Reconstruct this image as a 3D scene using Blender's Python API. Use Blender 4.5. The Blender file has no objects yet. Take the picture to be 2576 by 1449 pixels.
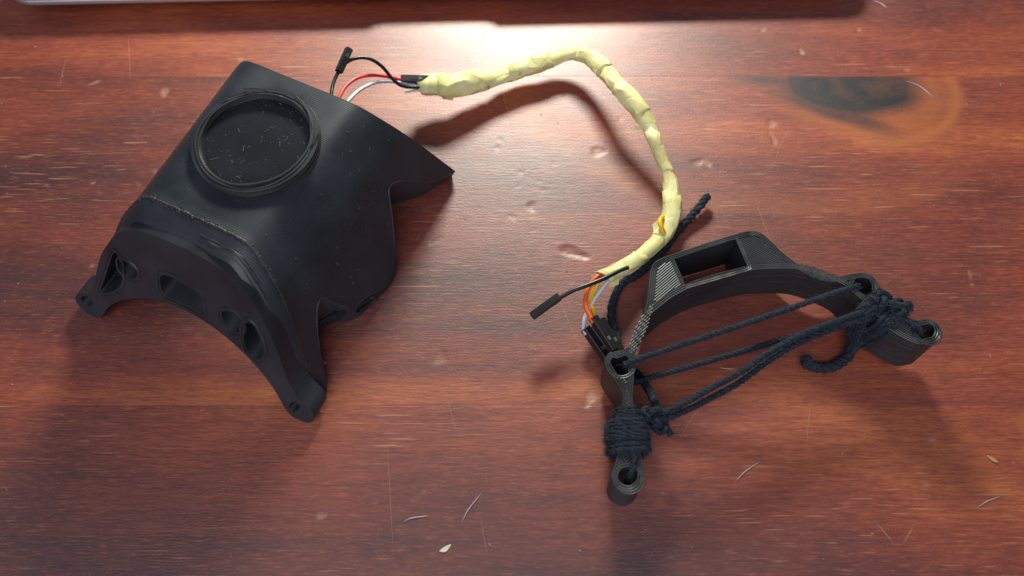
import bpy, bmesh, math, random
import numpy as np
from mathutils import Vector, Matrix, noise as mnoise

random.seed(7); rng = np.random.default_rng(7)
S = bpy.context.scene
C = S.collection
MM = 0.001

# ------------------------------------------------------------------ camera
PITCH, DIST, HFOV = 65.0, 290.0, 69.0
pr = math.radians(PITCH)
FPX = 1288 / math.tan(math.radians(HFOV / 2))
CAM = np.array([0, -DIST * math.cos(pr), DIST * math.sin(pr)])
FW = np.array([0, math.cos(pr), -math.sin(pr)]); RT = np.array([1., 0, 0]); UP = np.cross(RT, FW)
cam_d = bpy.data.cameras.new('camera'); cam = bpy.data.objects.new('camera', cam_d); C.objects.link(cam)
cam.location = CAM * MM
cam.rotation_euler = (math.radians(90 - PITCH), 0, 0)
cam_d.sensor_width = 36; cam_d.angle = math.radians(HFOV)
cam_d.clip_start = 0.01; cam_d.clip_end = 20
cam_d.dof.use_dof = True; cam_d.dof.focus_distance = 0.275; cam_d.dof.aperture_fstop = 9.0
S.camera = cam
S.render.resolution_x, S.render.resolution_y = 1024, 576

# ------------------------------------------------------------------ world and lamps
w = bpy.data.worlds.new('World'); S.world = w; w.use_nodes = True
bg = w.node_tree.nodes['Background']
bg.inputs[0].default_value = (0.80, 0.83, 1.0, 1); bg.inputs[1].default_value = 0.11
def area(name, loc, target, size, power, col, shape='DISK', size_y=None):
    d = bpy.data.lights.new(name, 'AREA'); d.shape = shape; d.size = size
    if size_y: d.size_y = size_y
    d.energy = power; d.color = col
    o = bpy.data.objects.new(name, d); C.objects.link(o)
    o.location = loc
    o.rotation_euler = (Vector(target) - Vector(loc)).to_track_quat('-Z', 'Y').to_euler()
    return o
area('desk_lamp_light', (0.005, 0.375, 0.215), (0.0, 0.12, 0.0), 0.12, 2.75, (0.97, 1.0, 0.88), 'ELLIPSE', 0.07)
area('fill_light', (-0.20, -0.95, 1.05), (0, 0, 0), 1.3, 14.5, (0.92, 0.93, 1.0), 'SQUARE')  # broad unseen fill, added behind the camera to soften the shadows
S.view_settings.view_transform = 'Standard'; S.view_settings.look = 'None'
S.view_settings.exposure = 0.06; S.view_settings.gamma = 1.0

# ------------------------------------------------------------------ pixel helpers (2576-wide picture coordinates)
def ray(px, py):
    return FW * FPX + RT * (px - 1288) - UP * (py - 724.5)
def W(px, py, h=0.0):
    d = ray(px, py); return CAM + d * ((h - CAM[2]) / d[2])
def Wp(px, py, p0, n):
    d = ray(px, py); return CAM + d * (((p0 - CAM) @ n) / (d @ n))
def zoomer(x0, y0, s):
    return lambda X, Y: ((x0 + X / s) / 1.4907, (y0 + Y / s) / 1.4907)
z1 = zoomer(250, 850, 3.6233); z2 = zoomer(200, 750, 1.61)
z4 = zoomer(1900, 650, 1.5153); z5 = zoomer(1900, 1100, 1.7045)
z6 = zoomer(1920, 1000, 3.2208); z7 = zoomer(1200, 140, 4.025)
zr = zoomer(2700, 900, 2.6344)

# ------------------------------------------------------------------ materials
def mat(name):
    m = bpy.data.materials.new(name); m.use_nodes = True
    nt = m.node_tree; b = nt.nodes['Principled BSDF']
    return m, nt, b
def N(nt, typ, **kw):
    n = nt.nodes.new(typ)
    for k, v in kw.items():
        if k.startswith('i_'):
            key = k[2:]; key = int(key) if key.isdigit() else key
            n.inputs[key].default_value = v
        else: setattr(n, k, v)
    return n
def ramp(nt, stops, src):
    r = nt.nodes.new('ShaderNodeValToRGB'); nt.links.new(src, r.inputs[0])
    el = r.color_ramp.elements
    while len(el) < len(stops): el.new(0.5)
    for e, (p, c) in zip(el, stops):
        e.position = p; e.color = c if len(c) == 4 else (*c, 1)
    return r.outputs[0]
def mixc(nt, fac, a, b, blend='MIX'):
    n = nt.nodes.new('ShaderNodeMix'); n.data_type = 'RGBA'; n.blend_type = blend
    for sock, v in ((n.inputs[0], fac), (n.inputs[6], a), (n.inputs[7], b)):
        if hasattr(v, 'links'): nt.links.new(v, sock)
        else: sock.default_value = v if not isinstance(v, tuple) or len(v) == 4 else (*v, 1)
    return n.outputs[2]
def mth(nt, op, a, b=None):
    n = nt.nodes.new('ShaderNodeMath'); n.operation = op
    for i, v in enumerate((a, b)):
        if v is None: continue
        if hasattr(v, 'links'): nt.links.new(v, n.inputs[i])
        else: n.inputs[i].default_value = v
    return n.outputs[0]

def wood_material():
    m, nt, b = mat('varnished_red_wood'); L = nt.links.new
    tc = N(nt, 'ShaderNodeTexCoord'); oi = N(nt, 'ShaderNodeObjectInfo')
    off = N(nt, 'ShaderNodeCombineXYZ')
    L(mth(nt, 'MULTIPLY', oi.outputs['Random'], 7.0), off.inputs[0]); L(mth(nt, 'MULTIPLY', oi.outputs['Random'], 3.0), off.inputs[1])
    add = N(nt, 'ShaderNodeVectorMath', operation='ADD'); L(tc.outputs['Object'], add.inputs[0]); L(off.outputs[0], add.inputs[1])
    def noise(scale, detail=4, rough=.55, dist=0.0):
        mp = N(nt, 'ShaderNodeMapping'); mp.inputs['Scale'].default_value = scale; L(add.outputs[0], mp.inputs[0])
        n = N(nt, 'ShaderNodeTexNoise'); n.inputs['Scale'].default_value = 1; n.inputs['Detail'].default_value = detail
        n.inputs['Roughness'].default_value = rough; n.inputs['Distortion'].default_value = dist
        L(mp.outputs[0], n.inputs[0]); return n.outputs[0]
    broad = noise((1.6, 13, 1), 3, .55, .8)
    blot = noise((7, 10, 1), 3, .55, .4)
    mid = noise((16, 210, 1), 5, .6, .25)
    fibre = noise((60, 800, 1), 5, .7)
    fine = noise((190, 1500, 1), 4, .7)
    tone = mth(nt, 'ADD', mth(nt, 'ADD', mth(nt, 'MULTIPLY', broad, .50), mth(nt, 'MULTIPLY', mid, .12)), mth(nt, 'MULTIPLY', blot, .38))
    col = ramp(nt, [(0.38, (.080, .0115, .0115)), (0.45, (.190, .0280, .0130)), (0.53, (.315, .0530, .0160)), (0.62, (.500, .1300, .0270))], tone)
    col = mixc(nt, ramp(nt, [(.40, (.70,) * 3), (.56, (0, 0, 0))], fibre), col, mixc(nt, 1.0, col, (.56, .42, .42, 1), 'MULTIPLY'))
    col = mixc(nt, ramp(nt, [(.38, (.75,) * 3), (.54, (0, 0, 0))], fine), col, mixc(nt, 1.0, col, (.60, .46, .46, 1), 'MULTIPLY'))
    col = mixc(nt, ramp(nt, [(.56, (0, 0, 0)), (.70, (.5,) * 3)], fine), col, (.46, .13, .05))
    # worn open grain: short light dashes along the boards, in patches
    pore = noise((48, 1250, 1), 2, .45, .1); patch = noise((6, 16, 1), 2, .5)
    pm = mth(nt, 'MULTIPLY', ramp(nt, [(.65, (0, 0, 0)), (.70, (1, 1, 1))], pore), ramp(nt, [(.40, (0, 0, 0)), (.62, (1, 1, 1))], patch))
    col = mixc(nt, mth(nt, 'MULTIPLY', pm, .75), col, (.50, .215, .105))
    # knot, drawn by its own growth rings
    kn = N(nt, 'ShaderNodeAttribute', attribute_name='knot'); rg = N(nt, 'ShaderNodeAttribute', attribute_name='ring')
    kcol = mixc(nt, ramp(nt, [(.4, (0, 0, 0)), (.65, (1, 1, 1))], noise((26, 60, 1), 4, .6, 1.0)), (.006, .006, .008), (.070, .022, .015))
    col = mixc(nt, mth(nt, 'MULTIPLY', rg.outputs['Fac'], .9), col, (.42, .115, .022))
    col = mixc(nt, kn.outputs['Fac'], col, kcol)
    ch = N(nt, 'ShaderNodeAttribute', attribute_name='chip')
    col = mixc(nt, mth(nt, 'MULTIPLY', ch.outputs['Fac'], .8), col, (.46, .27, .17))
    L(col, b.inputs['Base Color'])
    rn = noise((30, 45, 1), 4, .6)
    L(ramp(nt, [(.3, (.50,) * 3), (.7, (.64,) * 3)], rn), b.inputs['Roughness'])
    b.inputs['IOR'].default_value = 1.5; b.inputs['Specular IOR Level'].default_value = .5
    b.inputs['Coat Weight'].default_value = 1.0; b.inputs['Coat Roughness'].default_value = .50
    b.inputs['Coat IOR'].default_value = 1.68
    micro = noise((900, 1500, 1), 3, .6); weave = noise((120, 1400, 1), 3, .6)
    h = mth(nt, 'ADD', mth(nt, 'MULTIPLY', micro, .6), mth(nt, 'MULTIPLY', weave, .7))
    h = mth(nt, 'ADD', h, mth(nt, 'MULTIPLY', noise((14, 60, 1), 3, .5), 1.2))
    bp = N(nt, 'ShaderNodeBump'); bp.inputs['Strength'].default_value = .50; bp.inputs['Distance'].default_value = .00026
    L(h, bp.inputs['Height']); L(bp.outputs[0], b.inputs['Normal']); L(bp.outputs[0], b.inputs['Coat Normal'])
    return m
def plastic(name, col, rough, layer_axis=None, wl=.45, strength=.35, spec=.5):
    m, nt, b = mat(name); L = nt.links.new
    tc = N(nt, 'ShaderNodeTexCoord')
    n = N(nt, 'ShaderNodeTexNoise'); n.inputs['Scale'].default_value = 60; n.inputs['Detail'].default_value = 5
    L(tc.outputs['Object'], n.inputs[0])
    c2 = tuple(min(1, x * 1.7 + .003) for x in col)
    L(ramp(nt, [(.35, col), (.75, c2)], n.outputs[0]), b.inputs['Base Color'])
    L(ramp(nt, [(.3, (rough - .06,) * 3), (.7, (rough + .08,) * 3)], n.outputs[0]), b.inputs['Roughness'])
    b.inputs['Specular IOR Level'].default_value = spec
    if layer_axis is not None:
        sp = N(nt, 'ShaderNodeSeparateXYZ'); L(tc.outputs['Object'], sp.inputs[0])
        n2 = N(nt, 'ShaderNodeTexNoise'); n2.inputs['Scale'].default_value = 220; L(tc.outputs['Object'], n2.inputs[0])
        ax = sp.outputs[layer_axis]
        if layer_axis == 1: ax = mth(nt, 'SUBTRACT', ax, mth(nt, 'MULTIPLY', sp.outputs[2], .0))
        ph = mth(nt, 'ADD', mth(nt, 'MULTIPLY', ax, 2 * math.pi / (wl * MM)), mth(nt, 'MULTIPLY', n2.outputs[0], 1.2))
        s = mth(nt, 'SINE', ph)
        bp = N(nt, 'ShaderNodeBump'); bp.inputs['Strength'].default_value = strength; bp.inputs['Distance'].default_value = .00006
        L(s, bp.inputs['Height']); L(bp.outputs[0], b.inputs['Normal'])
    return m
def simple(name, col, rough=.5, metal=0, spec=.5, var=.15, scale=300, bump=0):
    m, nt, b = mat(name); L = nt.links.new
    tc = N(nt, 'ShaderNodeTexCoord')
    n = N(nt, 'ShaderNodeTexNoise'); n.inputs['Scale'].default_value = scale; n.inputs['Detail'].default_value = 4
    L(tc.outputs['Object'], n.inputs[0])
    lo = tuple(x * (1 - var) for x in col); hi = tuple(min(1, x * (1 + var)) for x in col)
    L(ramp(nt, [(.3, lo), (.7, hi)], n.outputs[0]), b.inputs['Base Color'])
    b.inputs['Roughness'].default_value = rough; b.inputs['Metallic'].default_value = metal
    b.inputs['Specular IOR Level'].default_value = spec
    if bump:
        bp = N(nt, 'ShaderNodeBump'); bp.inputs['Strength'].default_value = bump; bp.inputs['Distance'].default_value = .0002
        L(n.outputs[0], bp.inputs['Height']); L(bp.outputs[0], b.inputs['Normal'])
    return m
M_WOOD = wood_material()
M_SHELL = plastic('black_printed_plastic', (.0105, .0150, .0215), .47, 1, .75, .22, .65)
M_SEAM = plastic('melted_plastic', (.020, .022, .024), .52)
M_FACE = plastic('black_plastic_worn', (.0125, .0145, .0205), .48)
M_BRK = plastic('black_printed_walls', (.0110, .0128, .0165), .47, 2, .5, .35)
M_BEAD = plastic('black_filament', (.030, .032, .033), .42, None, .45, .35, .5)
M_ROPE = simple('navy_black_cotton', (.0180, .0245, .0355), .85, 0, .25, .45, 900, .6)
M_FUZZ = simple('navy_fuzz', (.04, .055, .08), .9, 0, .2)
M_HOUS = simple('black_nylon', (.014, .014, .015), .40, 0, .5, .2)
M_WBLK = simple('black_pvc', (.012, .012, .013), .35)
M_WRED = simple('red_pvc', (.72, .035, .05), .38)
M_WWHT = simple('white_pvc', (.62, .64, .70), .38)
M_WORG = simple('orange_pvc', (.85, .13, .02), .36)
M_WYEL = simple('yellow_pvc', (.85, .46, .01), .36)
M_STEEL = simple('tinned_steel', (.72, .70, .66), .25, 1.0)
M_ALU = simple('silver_aluminium', (.55, .55, .58), .38, .9, .5, .03)
M_GLASS = simple('dark_screen_glass', (.01, .01, .012), .12)
M_KEY = simple('black_keys', (.02, .02, .022), .5)
M_RUB = simple('black_rubber', (.02, .02, .02), .7)
M_LINT = simple('pale_lint', (.22, .22, .23), .8)
M_HAIR = simple('white_bristle', (.58, .55, .55), .5)
M_SCR = simple('scratched_varnish', (.40, .21, .14), .55)
M_CREAM = simple('cream_flake', (.70, .64, .52), .6)
M_TAN = simple('tan_husk', (.42, .26, .10), .6)
M_PURP = simple('lilac_crumb', (.30, .20, .32), .6)
def tape_material():
    m, nt, b = mat('masking_tape'); L = nt.links.new
    tc = N(nt, 'ShaderNodeTexCoord')
    n = N(nt, 'ShaderNodeTexNoise'); n.inputs['Scale'].default_value = 130; n.inputs['Detail'].default_value = 6
    L(tc.outputs['Object'], n.inputs[0])
    L(ramp(nt, [(.3, (.56, .49, .19)), (.52, (.68, .63, .29)), (.75, (.76, .72, .40))], n.outputs[0]), b.inputs['Base Color'])
    b.inputs['Roughness'].default_value = .55; b.inputs['Specular IOR Level'].default_value = .35
    b.inputs['Subsurface Weight'].default_value = .15; b.inputs['Subsurface Radius'].default_value = (.001, .0008, .0004)
    n2 = N(nt, 'ShaderNodeTexNoise'); n2.inputs['Scale'].default_value = 900; n2.inputs['Detail'].default_value = 3
    L(tc.outputs['Object'], n2.inputs[0])
    vo = N(nt, 'ShaderNodeTexVoronoi', feature='DISTANCE_TO_EDGE'); vo.inputs['Scale'].default_value = 120
    n3 = N(nt, 'ShaderNodeTexNoise'); n3.inputs['Scale'].default_value = 100; n3.inputs['Detail'].default_value = 4; L(tc.outputs['Object'], n3.inputs[0])
    sc = N(nt, 'ShaderNodeVectorMath', operation='SCALE'); sc.inputs[3].default_value = .008; L(n3.outputs[1], sc.inputs[0])
    ad = N(nt, 'ShaderNodeVectorMath', operation='ADD'); L(tc.outputs['Object'], ad.inputs[0]); L(sc.outputs[0], ad.inputs[1]); L(ad.outputs[0], vo.inputs['Vector'])
    crease = ramp(nt, [(0, (0, 0, 0)), (.10, (1, 1, 1))], vo.outputs['Distance'])
    hh = mth(nt, 'ADD', mth(nt, 'MULTIPLY', crease, .45), mth(nt, 'ADD', mth(nt, 'MULTIPLY', n3.outputs[0], 1.4), mth(nt, 'MULTIPLY', n2.outputs[0], .12)))
    bp = N(nt, 'ShaderNodeBump'); bp.inputs['Strength'].default_value = .25; bp.inputs['Distance'].default_value = .0008
    L(hh, bp.inputs['Height']); L(bp.outputs[0], b.inputs['Normal'])
    return m
M_TAPE = tape_material()

# ------------------------------------------------------------------ mesh helpers (millimetres)
def link(name, me, m, parent=None, smooth=True, angle=40):
    o = bpy.data.objects.new(name, me); C.objects.link(o)
    if m: me.materials.append(m)
    if smooth:
        me.polygons.foreach_set('use_smooth', [True] * len(me.polygons))
        if angle: me.set_sharp_from_angle(angle=math.radians(angle))
    if parent: o.parent = parent
    return o
def build(name, V, F, m, parent=None, smooth=True, angle=40, origin=(0, 0, 0)):
    me = bpy.data.meshes.new(name)
    V = (np.asarray(V, float) - np.asarray(origin)) * MM
    me.from_pydata([tuple(v) for v in V], [], [tuple(int(i) for i in f) for f in F])
    bm = bmesh.new(); bm.from_mesh(me); bmesh.ops.recalc_face_normals(bm, faces=bm.faces); bm.to_mesh(me); bm.free()
    return link(name, me, m, parent, smooth, angle)
def empty(name, loc_mm, label, cat, rz=0):
    o = bpy.data.objects.new(name, None); C.objects.link(o); o.empty_display_size = .01
    o.location = np.asarray(loc_mm, float) * MM; o.rotation_euler = (0, 0, rz)
    o['label'] = label; o['category'] = cat
    return o
class G:
    def __init__(s): s.V = []; s.F = []
    def add(s, V, F):
        n = len(s.V); s.V += [tuple(v) for v in V]; s.F += [tuple(i + n for i in f) for f in F]
def catmull(P, step):
    P = np.asarray(P, float)
    Q = np.vstack([2 * P[0] - P[1], P, 2 * P[-1] - P[-2]]); out = []
    for i in range(1, len(Q) - 2):
        p0, p1, p2, p3 = Q[i - 1:i + 3]
        n = max(2, int(np.linalg.norm(p2[:3] - p1[:3]) / step))
        for k in range(n):
            t = k / n
            out.append(.5 * ((2 * p1) + (-p0 + p2) * t + (2 * p0 - 5 * p1 + 4 * p2 - p3) * t * t + (-p0 + 3 * p1 - 3 * p2 + p3) * t ** 3))
    out.append(P[-1]); return np.array(out)
def frames(P):
    T = np.gradient(P, axis=0); T /= np.linalg.norm(T, axis=1)[:, None] + 1e-12
    n = np.cross(T[0], [0, 0, 1.]);
    if np.linalg.norm(n) < .05: n = np.cross(T[0], [1., 0, 0])
    n /= np.linalg.norm(n); NN = [n]
    for i in range(1, len(P)):
        n = n - T[i] * (n @ T[i]); n /= np.linalg.norm(n) + 1e-12; NN.append(n)
    NN = np.array(NN); return T, NN, np.cross(T, NN)
def tube(P, r, k=8, cap=True, closed=False):
    P = np.asarray(P, float); r = np.broadcast_to(np.asarray(r, float), (len(P),))
    T, A, B = frames(P)
    a = np.arange(k) * 2 * math.pi / k
    V = (P[:, None] + r[:, None, None] * (np.cos(a)[None, :, None] * A[:, None] + np.sin(a)[None, :, None] * B[:, None])).reshape(-1, 3)
    F = []
    n = len(P)
    for i in range(n if closed else n - 1):
        j = (i + 1) % n
        for q in range(k): F.append((i * k + q, i * k + (q + 1) % k, j * k + (q + 1) % k, j * k + q))
    if cap and not closed: F.append(tuple(range(k))[::-1]); F.append(tuple((n - 1) * k + q for q in range(k)))
    return V, F
def rope(P, r, pitch=8.0, step=.6, phase=0.0, jit=.06, fray=False):
    P = catmull(P, step); T, A, B = frames(P)
    s = np.concatenate([[0], np.cumsum(np.linalg.norm(np.diff(P, axis=0), axis=1))])
    g = G()
    for k in range(3):
        ph = phase + s / pitch * 2 * math.pi + 1.1 * np.sin(s * .21 + phase) + .6 * np.sin(s * .53) + k * 2 * math.pi / 3
        wob = 1 + jit * np.sin(s * 1.7 + k * 2 + phase)
        Q = P + (A * np.cos(ph)[:, None] + B * np.sin(ph)[:, None]) * (r * .44 * wob)[:, None]
        rr = r * .62 * (1 + jit * np.sin(s * 2.3 + k + phase * 3))
        g.add(*tube(Q, rr, 6))
    return g, P
def densify(poly, step, closed=True):
    P = np.asarray(poly, float)
    if closed:
        n = len(P); Q = np.vstack([P[-1], P, P[0], P[1]]); out = []
        for i in range(1, n + 1):
            p0, p1, p2, p3 = Q[i - 1:i + 3]
            m = max(1, int(np.linalg.norm(p2 - p1) / step))
            for k in range(m):
                t = k / m
                out.append(.5 * ((2 * p1) + (-p0 + p2) * t + (2 * p0 - 5 * p1 + 4 * p2 - p3) * t * t + (-p0 + 3 * p1 - 3 * p2 + p3) * t ** 3))
        return np.array(out)
    return catmull(P, step)
def area2(P):
    x, y = P[:, 0], P[:, 1]; return .5 * np.sum(x * np.roll(y, -1) - np.roll(x, -1) * y)
def offset_poly(P, d):
    """offset a closed 2-D polygon; d>0 moves inward"""
    P = np.asarray(P, float)
    if area2(P) < 0: P = P[::-1]
    T = np.roll(P, -2, 0) - np.roll(P, 2, 0); T /= np.linalg.norm(T, axis=1)[:, None] + 1e-9
    Nn = np.stack([-T[:, 1], T[:, 0]], 1)
    return P + Nn * d
def prism(outer, holes, to3, depth):
    """solid from a 2-D outline with holes; to3(p2, d) -> 3-D point at depth d"""
    bm = bmesh.new(); loops = [outer] + list(holes); tops = []; bots = []
    for lp in loops:
        a = [bm.verts.new(to3(p, 0)) for p in lp]; b = [bm.verts.new(to3(p, depth)) for p in lp]
        tops.append(a); bots.append(b)
    for grp in (tops, bots):
        es = []
        for lp in grp:
            for i in range(len(lp)): es.append(bm.edges.new((lp[i], lp[(i + 1) % len(lp)])))
        bmesh.ops.triangle_fill(bm, edges=es, use_beauty=True, use_dissolve=False)
    for a, b in zip(tops, bots):
        n = len(a)
        for i in range(n): bm.faces.new((a[i], a[(i + 1) % n], b[(i + 1) % n], b[i]))
    bmesh.ops.recalc_face_normals(bm, faces=bm.faces)
    return bm
def bm_obj(name, bm, m, parent=None, smooth=True, angle=40):
    for v in bm.verts: v.co *= MM
    me = bpy.data.meshes.new(name); bm.to_mesh(me); bm.free()
    return link(name, me, m, parent, smooth, angle)
def bake(o):
    dg = bpy.context.evaluated_depsgraph_get()
    me = bpy.data.meshes.new_from_object(o.evaluated_get(dg)); o.modifiers.clear(); o.data = me
    return o
def cut(o, cutters, angle=40):
    for c in cutters:
        md = o.modifiers.new('cut', 'BOOLEAN'); md.operation = 'DIFFERENCE'; md.solver = 'EXACT'; md.object = c
    bpy.context.view_layer.update(); bake(o)
    for c in cutters: bpy.data.objects.remove(c, do_unlink=True)
    o.data.polygons.foreach_set('use_smooth', [True] * len(o.data.polygons)); o.data.set_sharp_from_angle(angle=math.radians(angle))
def nz(x, y, z=0.): return mnoise.noise(Vector((x, y, z)))

# ------------------------------------------------------------------ table top: boards with knot, dents and chips
table = bpy.data.objects.new('table_top', None); C.objects.link(table); table['kind'] = 'structure'
table['label'] = 'red brown varnished wooden table top with scratches, dents and a dark knot'
SEAMS = [-350, -198.5, -47, 104.6, 256.5, 408]
DENTS = [  # px, py, rx, ry, depth, angle, chip
    (1505, 382, 3.6, 2.6, .50, .2, .1), (1757, 407, 3.4, 1.7, .5, .3, .25), (1310, 433, 1.5, 1.0, .35, 0, .1), (1337, 520, 2.0, 2.4, .5, 0, .1),
    (1258, 350, .9, .9, .3, 0, 0), (1252, 372, 1.2, 1.4, .3, 0, 0), (1440, 634, 6.0, 2.2, .75, -.35, .05), (1455, 643, 6.0, .8, .6, -.25, .45),
    (1485, 1003, 1.9, 3.6, .6, -.45, .7), (1108, 900, 2.4, 3.0, .4, -.4, .15), (1940, 312, 1.8, 2.0, .5, 0, .35), (1945, 350, .8, 4.0, .5, .2, .4),
    (2016, 130, 1.0, 2.2, .45, .3, .6), (1918, 75, 1.6, .9, .4, .5, .4), (2160, 75, .9, 1.6, .4, -.3, .4), (415, 232, 2.0, 2.8, .4, .1, .55), (240, 207, 3.0, .9, .4, .5, .55),
    (1780, 412, 1.3, 2.0, .4, .4, .4), (1085, 613, 1.2, 1.0, .4, 0, .3), (1095, 606, .5, 1.8, .35, -.6, .15), (1101, 604, .5, 1.8, .35, -.6, .15), (1107, 602, .5, 1.6, .35, -.6, .15),
    (1290, 548, 2.4, .6, .35, -.4, .5), (2330, 1220, 1.4, 1.1, .4, 0, .3), (2345, 1108, 1.8, 1.2, .3, 0, .4), (2440, 690, .7, 2.6, .35, .1, .4), (2445, 715, 1.1, .8, .4, 0, .5),
    (810, 1298, 2.2, 1.2, .35, .2, .4), (1068, 1237, 1.0, .8, .3, 0, .3), (1395, 412, .5, 1.3, .3, .2, 0), (1300, 470, 2.2, .4, .25, .5, .1), (1340, 580, 2.0, .4, .25, .3, .1),
    (1360, 455, 2.4, .35, .25, .15, .1), (1365, 480, 2.4, .35, .25, .1, .1), (1350, 430, 2.0, .35, .25, -.2, .1), (1850, 590, 1.3, .6, .3, .2, .3), (610, 150, 1.6, 2.6, .3, .1, .2), (232, 668, 1.0, .8, .4, 0, .5),
    (720, 300, 1.0, .7, .3, 0, .4), (390, 430, .6, 1.8, .3, .1, .3), (350, 465, 1.6, .5, .3, -.6, .4), (236, 460, 1.1, .8, .4, 0, .6), (118, 465, .8, .6, .3, 0, .4), (2280, 175, 1.8, .9, .4, .2, .4), (1420, 240, 1.6, .9, .35, .3, .1), (1560, 300, 1.1, .8, .3, 0, .1)]
def axis(a, b, fa, fb, fine, coarse):
    out = []
    x = a
    while x < b - 1e-6:
        out.append(x); x += fine if fa <= x < fb else coarse
    out.append(b); return np.array(out)
XS = axis(-520, 520, -262, 262, .9, 12)
dent_w = [(*W(d[0], d[1])[:2], *d[2:]) for d in DENTS]
kc = W(2150, 193)[:2]
for si in range(len(SEAMS) - 1):
    y0, y1 = SEAMS[si] + .02, SEAMS[si + 1] - .02
    ys = axis(y0 + .7, y1 - .7, -112, 160, .9, 12)
    ys = np.concatenate([[y0, y0 + .25], ys, [y1 - .25, y1]])
    X, Y = np.meshgrid(XS, ys); Z = np.zeros_like(X)
    edge = np.minimum(Y - y0, y1 - Y); Z -= .045 * np.clip(1 - edge / .5, 0, 1) ** 2
    chip = np.zeros_like(X); knot = np.zeros_like(X); ring = np.zeros_like(X)
    for (dx, dy, rx, ry, dp, an, cp) in dent_w:
        if dy + 10 < y0 or dy - 10 > y1: continue
        ca, sa = math.cos(an), math.sin(an); u = ((X - dx) * ca + (Y - dy) * sa) / rx; v = (-(X - dx) * sa + (Y - dy) * ca) / ry
        rr = u * u + v * v + .25 * np.sin(3 * np.arctan2(v, u) + dx)
        k = np.clip(1.25 - rr, 0, 1); k = k * k * (3 - 2 * k)
        Z -= .50 * dp * k; Z += .03 * dp * np.exp(-((rr - 1.6) / .45) ** 2); chip = np.maximum(chip, cp * k)
    if si == 2:   # board with the knot cut off by its far seam
        wob = .07 * np.sin(X * .06 + 1) + .05 * np.sin(Y * .13) + .02 * np.sin(X * .21 + Y * .2)
        def ell(cx, cy, rx, ry, an=0):
            ca, sa = math.cos(an), math.sin(an); u = ((X - cx) * ca + (Y - cy) * sa) / rx; v = (-(X - cx) * sa + (Y - cy) * ca) / ry
            return np.sqrt(u * u + v * v)
        sm = lambda v, a, b: np.clip((b - v) / (b - a), 0, 1)
        e1 = ell(kc[0] - 6, 102, 36, 19.5, .0) + wob
        tail = ell(kc[0] - 17, 87, 31, 5.5, -.42) + wob * 1.4
        e3 = ell(kc[0] + 2, 99, 45, 33, 0) + wob * .5
        e4 = ell(kc[0] - 38, 103, 26, 5, -.15) + wob * 1.2
        knot = np.maximum.reduce([sm(e1, .74, 1.08), .85 * sm(tail, .45, 1.15), .85 * sm(e4, .4, 1.1)])
        ring = np.clip(sm(e3, .72, 1.0) * .55 + np.exp(-((e3 - .93) / .08) ** 2) * .6 * (X > kc[0] - 8), 0, .95)
        e5 = ell(kc[0] - 40, 112, 120, 78, 0) + wob * .25
        ring = np.maximum(ring, .28 * np.where(e5 < 1, np.exp(-((e5 - 1) / .10) ** 2), np.exp(-((e5 - 1) / .02) ** 2)) * np.clip((kc[0] + 60 - X) / 60, 0, 1))
    if si == 1:
        e6 = np.hypot((X - 205) / 26, (Y + 62) / 20) + .1 * np.sin(Y * .4); ring = np.clip((1.05 - e6) * 3, 0, .8)
    ny, nx = X.shape
    V = np.stack([X, Y, Z], -1).reshape(-1, 3)
    idx = np.arange(ny * nx).reshape(ny, nx)
    F = np.stack([idx[:-1, :-1], idx[:-1, 1:], idx[1:, 1:], idx[1:, :-1]], -1).reshape(-1, 4)
    me = bpy.data.meshes.new('plank')
    # skirt down to the underside
    border = np.concatenate([idx[0, :], idx[1:, -1], idx[-1, -2::-1], idx[-2:0:-1, 0]])
    nb = len(border); low = V[border].copy(); low[:, 2] = -24; base = len(V)
    V2 = np.vstack([V, low]) * MM
    sk = [(int(border[i]), base + i, base + (i + 1) % nb, int(border[(i + 1) % nb])) for i in range(nb)]
    faces = F.tolist() + sk + [tuple(range(base + nb - 1, base - 1, -1))]
    me.from_pydata(V2.tolist(), [], faces)
    o = link('plank', me, M_WOOD, table, True, 50)
    for nm, arr in (('chip', chip), ('knot', knot), ('ring', ring)):
        at = me.attributes.new(nm, 'FLOAT', 'POINT'); at.data.foreach_set('value', np.concatenate([arr.ravel(), np.zeros(nb)]).astype(np.float32))
# fine scratches in the varnish
SCR = [((1010, 50), (1075, 290), .10), ((1140, 70), (1190, 180), .10), ((1215, 75), (1330, 480), .10), ((1000, 70), (1020, 130), .08), ((322, 85), (328, 200), .12), ((1335, 60), (1400, 95), .08), ((1185, 170), (1260, 330), .08),
       ((1250, 545), (1335, 600), .18), ((1900, 500), (1955, 640), .10), ((1380, 690), (1470, 900), .10), ((1320, 880), (1372, 862), .10), ((1770, 1010), (1700, 1120), .08), ((975, 1110), (990, 1400), .08), ((1300, 560), (1440, 545), .08),
       ((1210, 1305), (1228, 1400), .08), ((1120, 980), (1150, 1090), .10), ((150, 220), (165, 150), .10), ((60, 510), (190, 498), .10), ((160, 390), (400, 382), .08), ((1340, 640), (1395, 660), .08), ((1290, 500), (1460, 495), .09), ((1300, 700), (1500, 690), .07),
       ((1950, 400), (1985, 320), .09), ((1060, 330), (1160, 300), .07), ((2040, 1010), (2030, 1120), .12), ((1770, 1300), (1900, 1290), .07), ((2270, 1370), (2300, 1320), .14), ((2200, 1310), (2250, 1370), .14), ((480, 1330), (620, 1322), .09)]
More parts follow.
